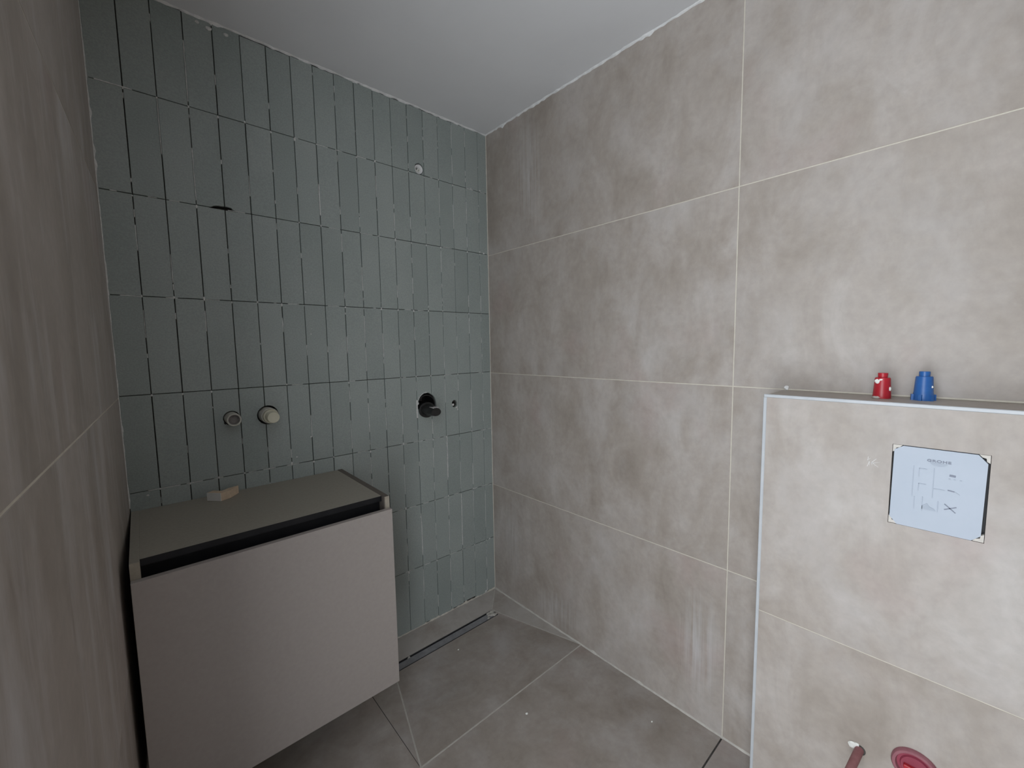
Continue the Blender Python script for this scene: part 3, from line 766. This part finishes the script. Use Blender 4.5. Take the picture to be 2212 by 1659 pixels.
o = obj('collar', lathe([(0.019, 0.081), (0.0240, 0.081), (0.0240, 0.098), (0.0230, 0.099), (0.0190, 0.099), (0.019, 0.081)], 32, ALONG_Y), M_creampl, pipe2); autosmooth(o)
o = obj('cap', lathe([(0, 0.081), (0.0195, 0.081), (0.0192, 0.1335), (0.0182, 0.1350), (0, 0.1350)], 32, ALONG_Y), M_creampl, pipe2); autosmooth(o)

valve = empty('shower_valve', (VX, 0.085, VZ))
tag(valve, 'black plastic shower valve body jutting from a round hole in the tiles', 'valve')
o = obj('housing', lathe([(0.043, -0.002), (0.0475, -0.002), (0.0475, 0.078), (0.043, 0.078), (0.043, -0.002)], 36, ALONG_Y), M_blackpl, valve); autosmooth(o)
obj('back_disc', lathe([(0, -0.001), (0.0428, -0.001), (0.0428, 0.004), (0, 0.004)], 30, ALONG_Y), M_blackpl, valve)
def loft(sections, n=28):
    """sections of (out, cx, cz, rx, rz), lofted out of the green wall and capped"""
    bm = bmesh.new(); prev = None
    for (h, cx, cz, rx, rz) in sections:
        cur = [bm.verts.new((cx + rx*math.cos(2*math.pi*i/n), -h, cz + rz*math.sin(2*math.pi*i/n))) for i in range(n)]
        if prev:
            for i in range(n): bm.faces.new((prev[i], prev[(i+1) % n], cur[(i+1) % n], cur[i]))
        else: bm.faces.new(cur[::-1])
        prev = cur
    bm.faces.new(prev); return bm
o = obj('barrel', loft([(0.004, -0.002, -0.020, 0.034, 0.030), (0.088, -0.002, -0.021, 0.035, 0.030), (0.104, -0.002, -0.022, 0.031, 0.026), (0.116, -0.002, -0.024, 0.0285, 0.0225), (0.160, -0.001, -0.025, 0.0265, 0.0195), (0.166, -0.001, -0.0255, 0.0245, 0.0175)]), M_blackpl, valve); autosmooth(o)
o = obj('flat', bxm(-0.014, 0.014, -0.161, -0.126, -0.0110, -0.0038, 0.0008), M_greyface, valve); o['label'] = 'dull grey flat on top of the barrel'
o = obj('flange', loft([(0.080, -0.004, -0.022, 0.042, 0.036), (0.092, -0.004, -0.022, 0.042, 0.036), (0.095, -0.004, -0.022, 0.039, 0.033)]), M_blackpl, valve); autosmooth(o)
obj('stem', bxm(-0.010, 0.006, -0.030, -0.004, 0.012, 0.042, 0.002), M_blackpl, valve)

dr = empty('drill_hole_sleeve', (-0.231, 0.045, 1.060))
tag(dr, 'small dark drilled hole with a screw, right of the shower valve', 'hole')
o = obj('sleeve', lathe([(0.0115, -0.001), (0.0148, -0.001), (0.0148, 0.036), (0.0115, 0.036), (0.0115, -0.001)], 20, ALONG_Y), M_darkjoint, dr); autosmooth(o)
o = obj('screw', lathe([(0, 0.0), (0.0035, 0.0), (0.0035, 0.033), (0.0055, 0.034), (0.0055, 0.038), (0, 0.039)], 14, Matrix.Translation((-0.004, 0, -0.005)) @ ALONG_Y), M_whitelam, dr); autosmooth(o)

wp = empty('wall_plug', (-0.384, 0.028, 2.128))
tag(wp, 'round pale plaster plugged hole high on the green tiles', 'plug')
o = obj('plaster_ring', lathe([(0.010, -0.001), (0.0205, -0.001), (0.0205, 0.022), (0.0195, 0.026), (0.0135, 0.024), (0.010, 0.012), (0.010, -0.001)], 24, ALONG_Y), M_plaster, wp); autosmooth(o, 60)
o = obj('tube', lathe([(0.0045, 0.0), (0.0072, 0.0), (0.0072, 0.023), (0.0045, 0.023), (0.0045, 0.0)], 16, Matrix.Translation((0.001, 0, -0.004)) @ ALONG_Y), M_white, wp); autosmooth(o)

# ================================================================== CRUMBS ON THE FLOOR
for (x, y, z, r, lab) in ((-0.421, -0.689, FZ, 0.0042, 'white plaster crumb in the middle of the floor tile'), (-0.121, -1.011, FZ, 0.0030, 'tiny white plaster crumb on the floor close to the right wall'),
                          (-0.412, -0.244, ZD+0.003, 0.0034, 'tiny white plaster crumb just in front of the shower drain')):
    bm = bmesh.new(); blob(bm, (0, 0, 0), r, int(r*1e5), (1.1, 0.9, 0.8), 2)
    m_ = min(v.co.z for v in bm.verts)
    for v in bm.verts: v.co.z -= m_
    o = obj('plaster_crumb', bm, M_white); o.location = (x, y, z); tag(o, lab, 'crumb', 'plaster crumbs on the floor')
bpy.context.view_layer.update()
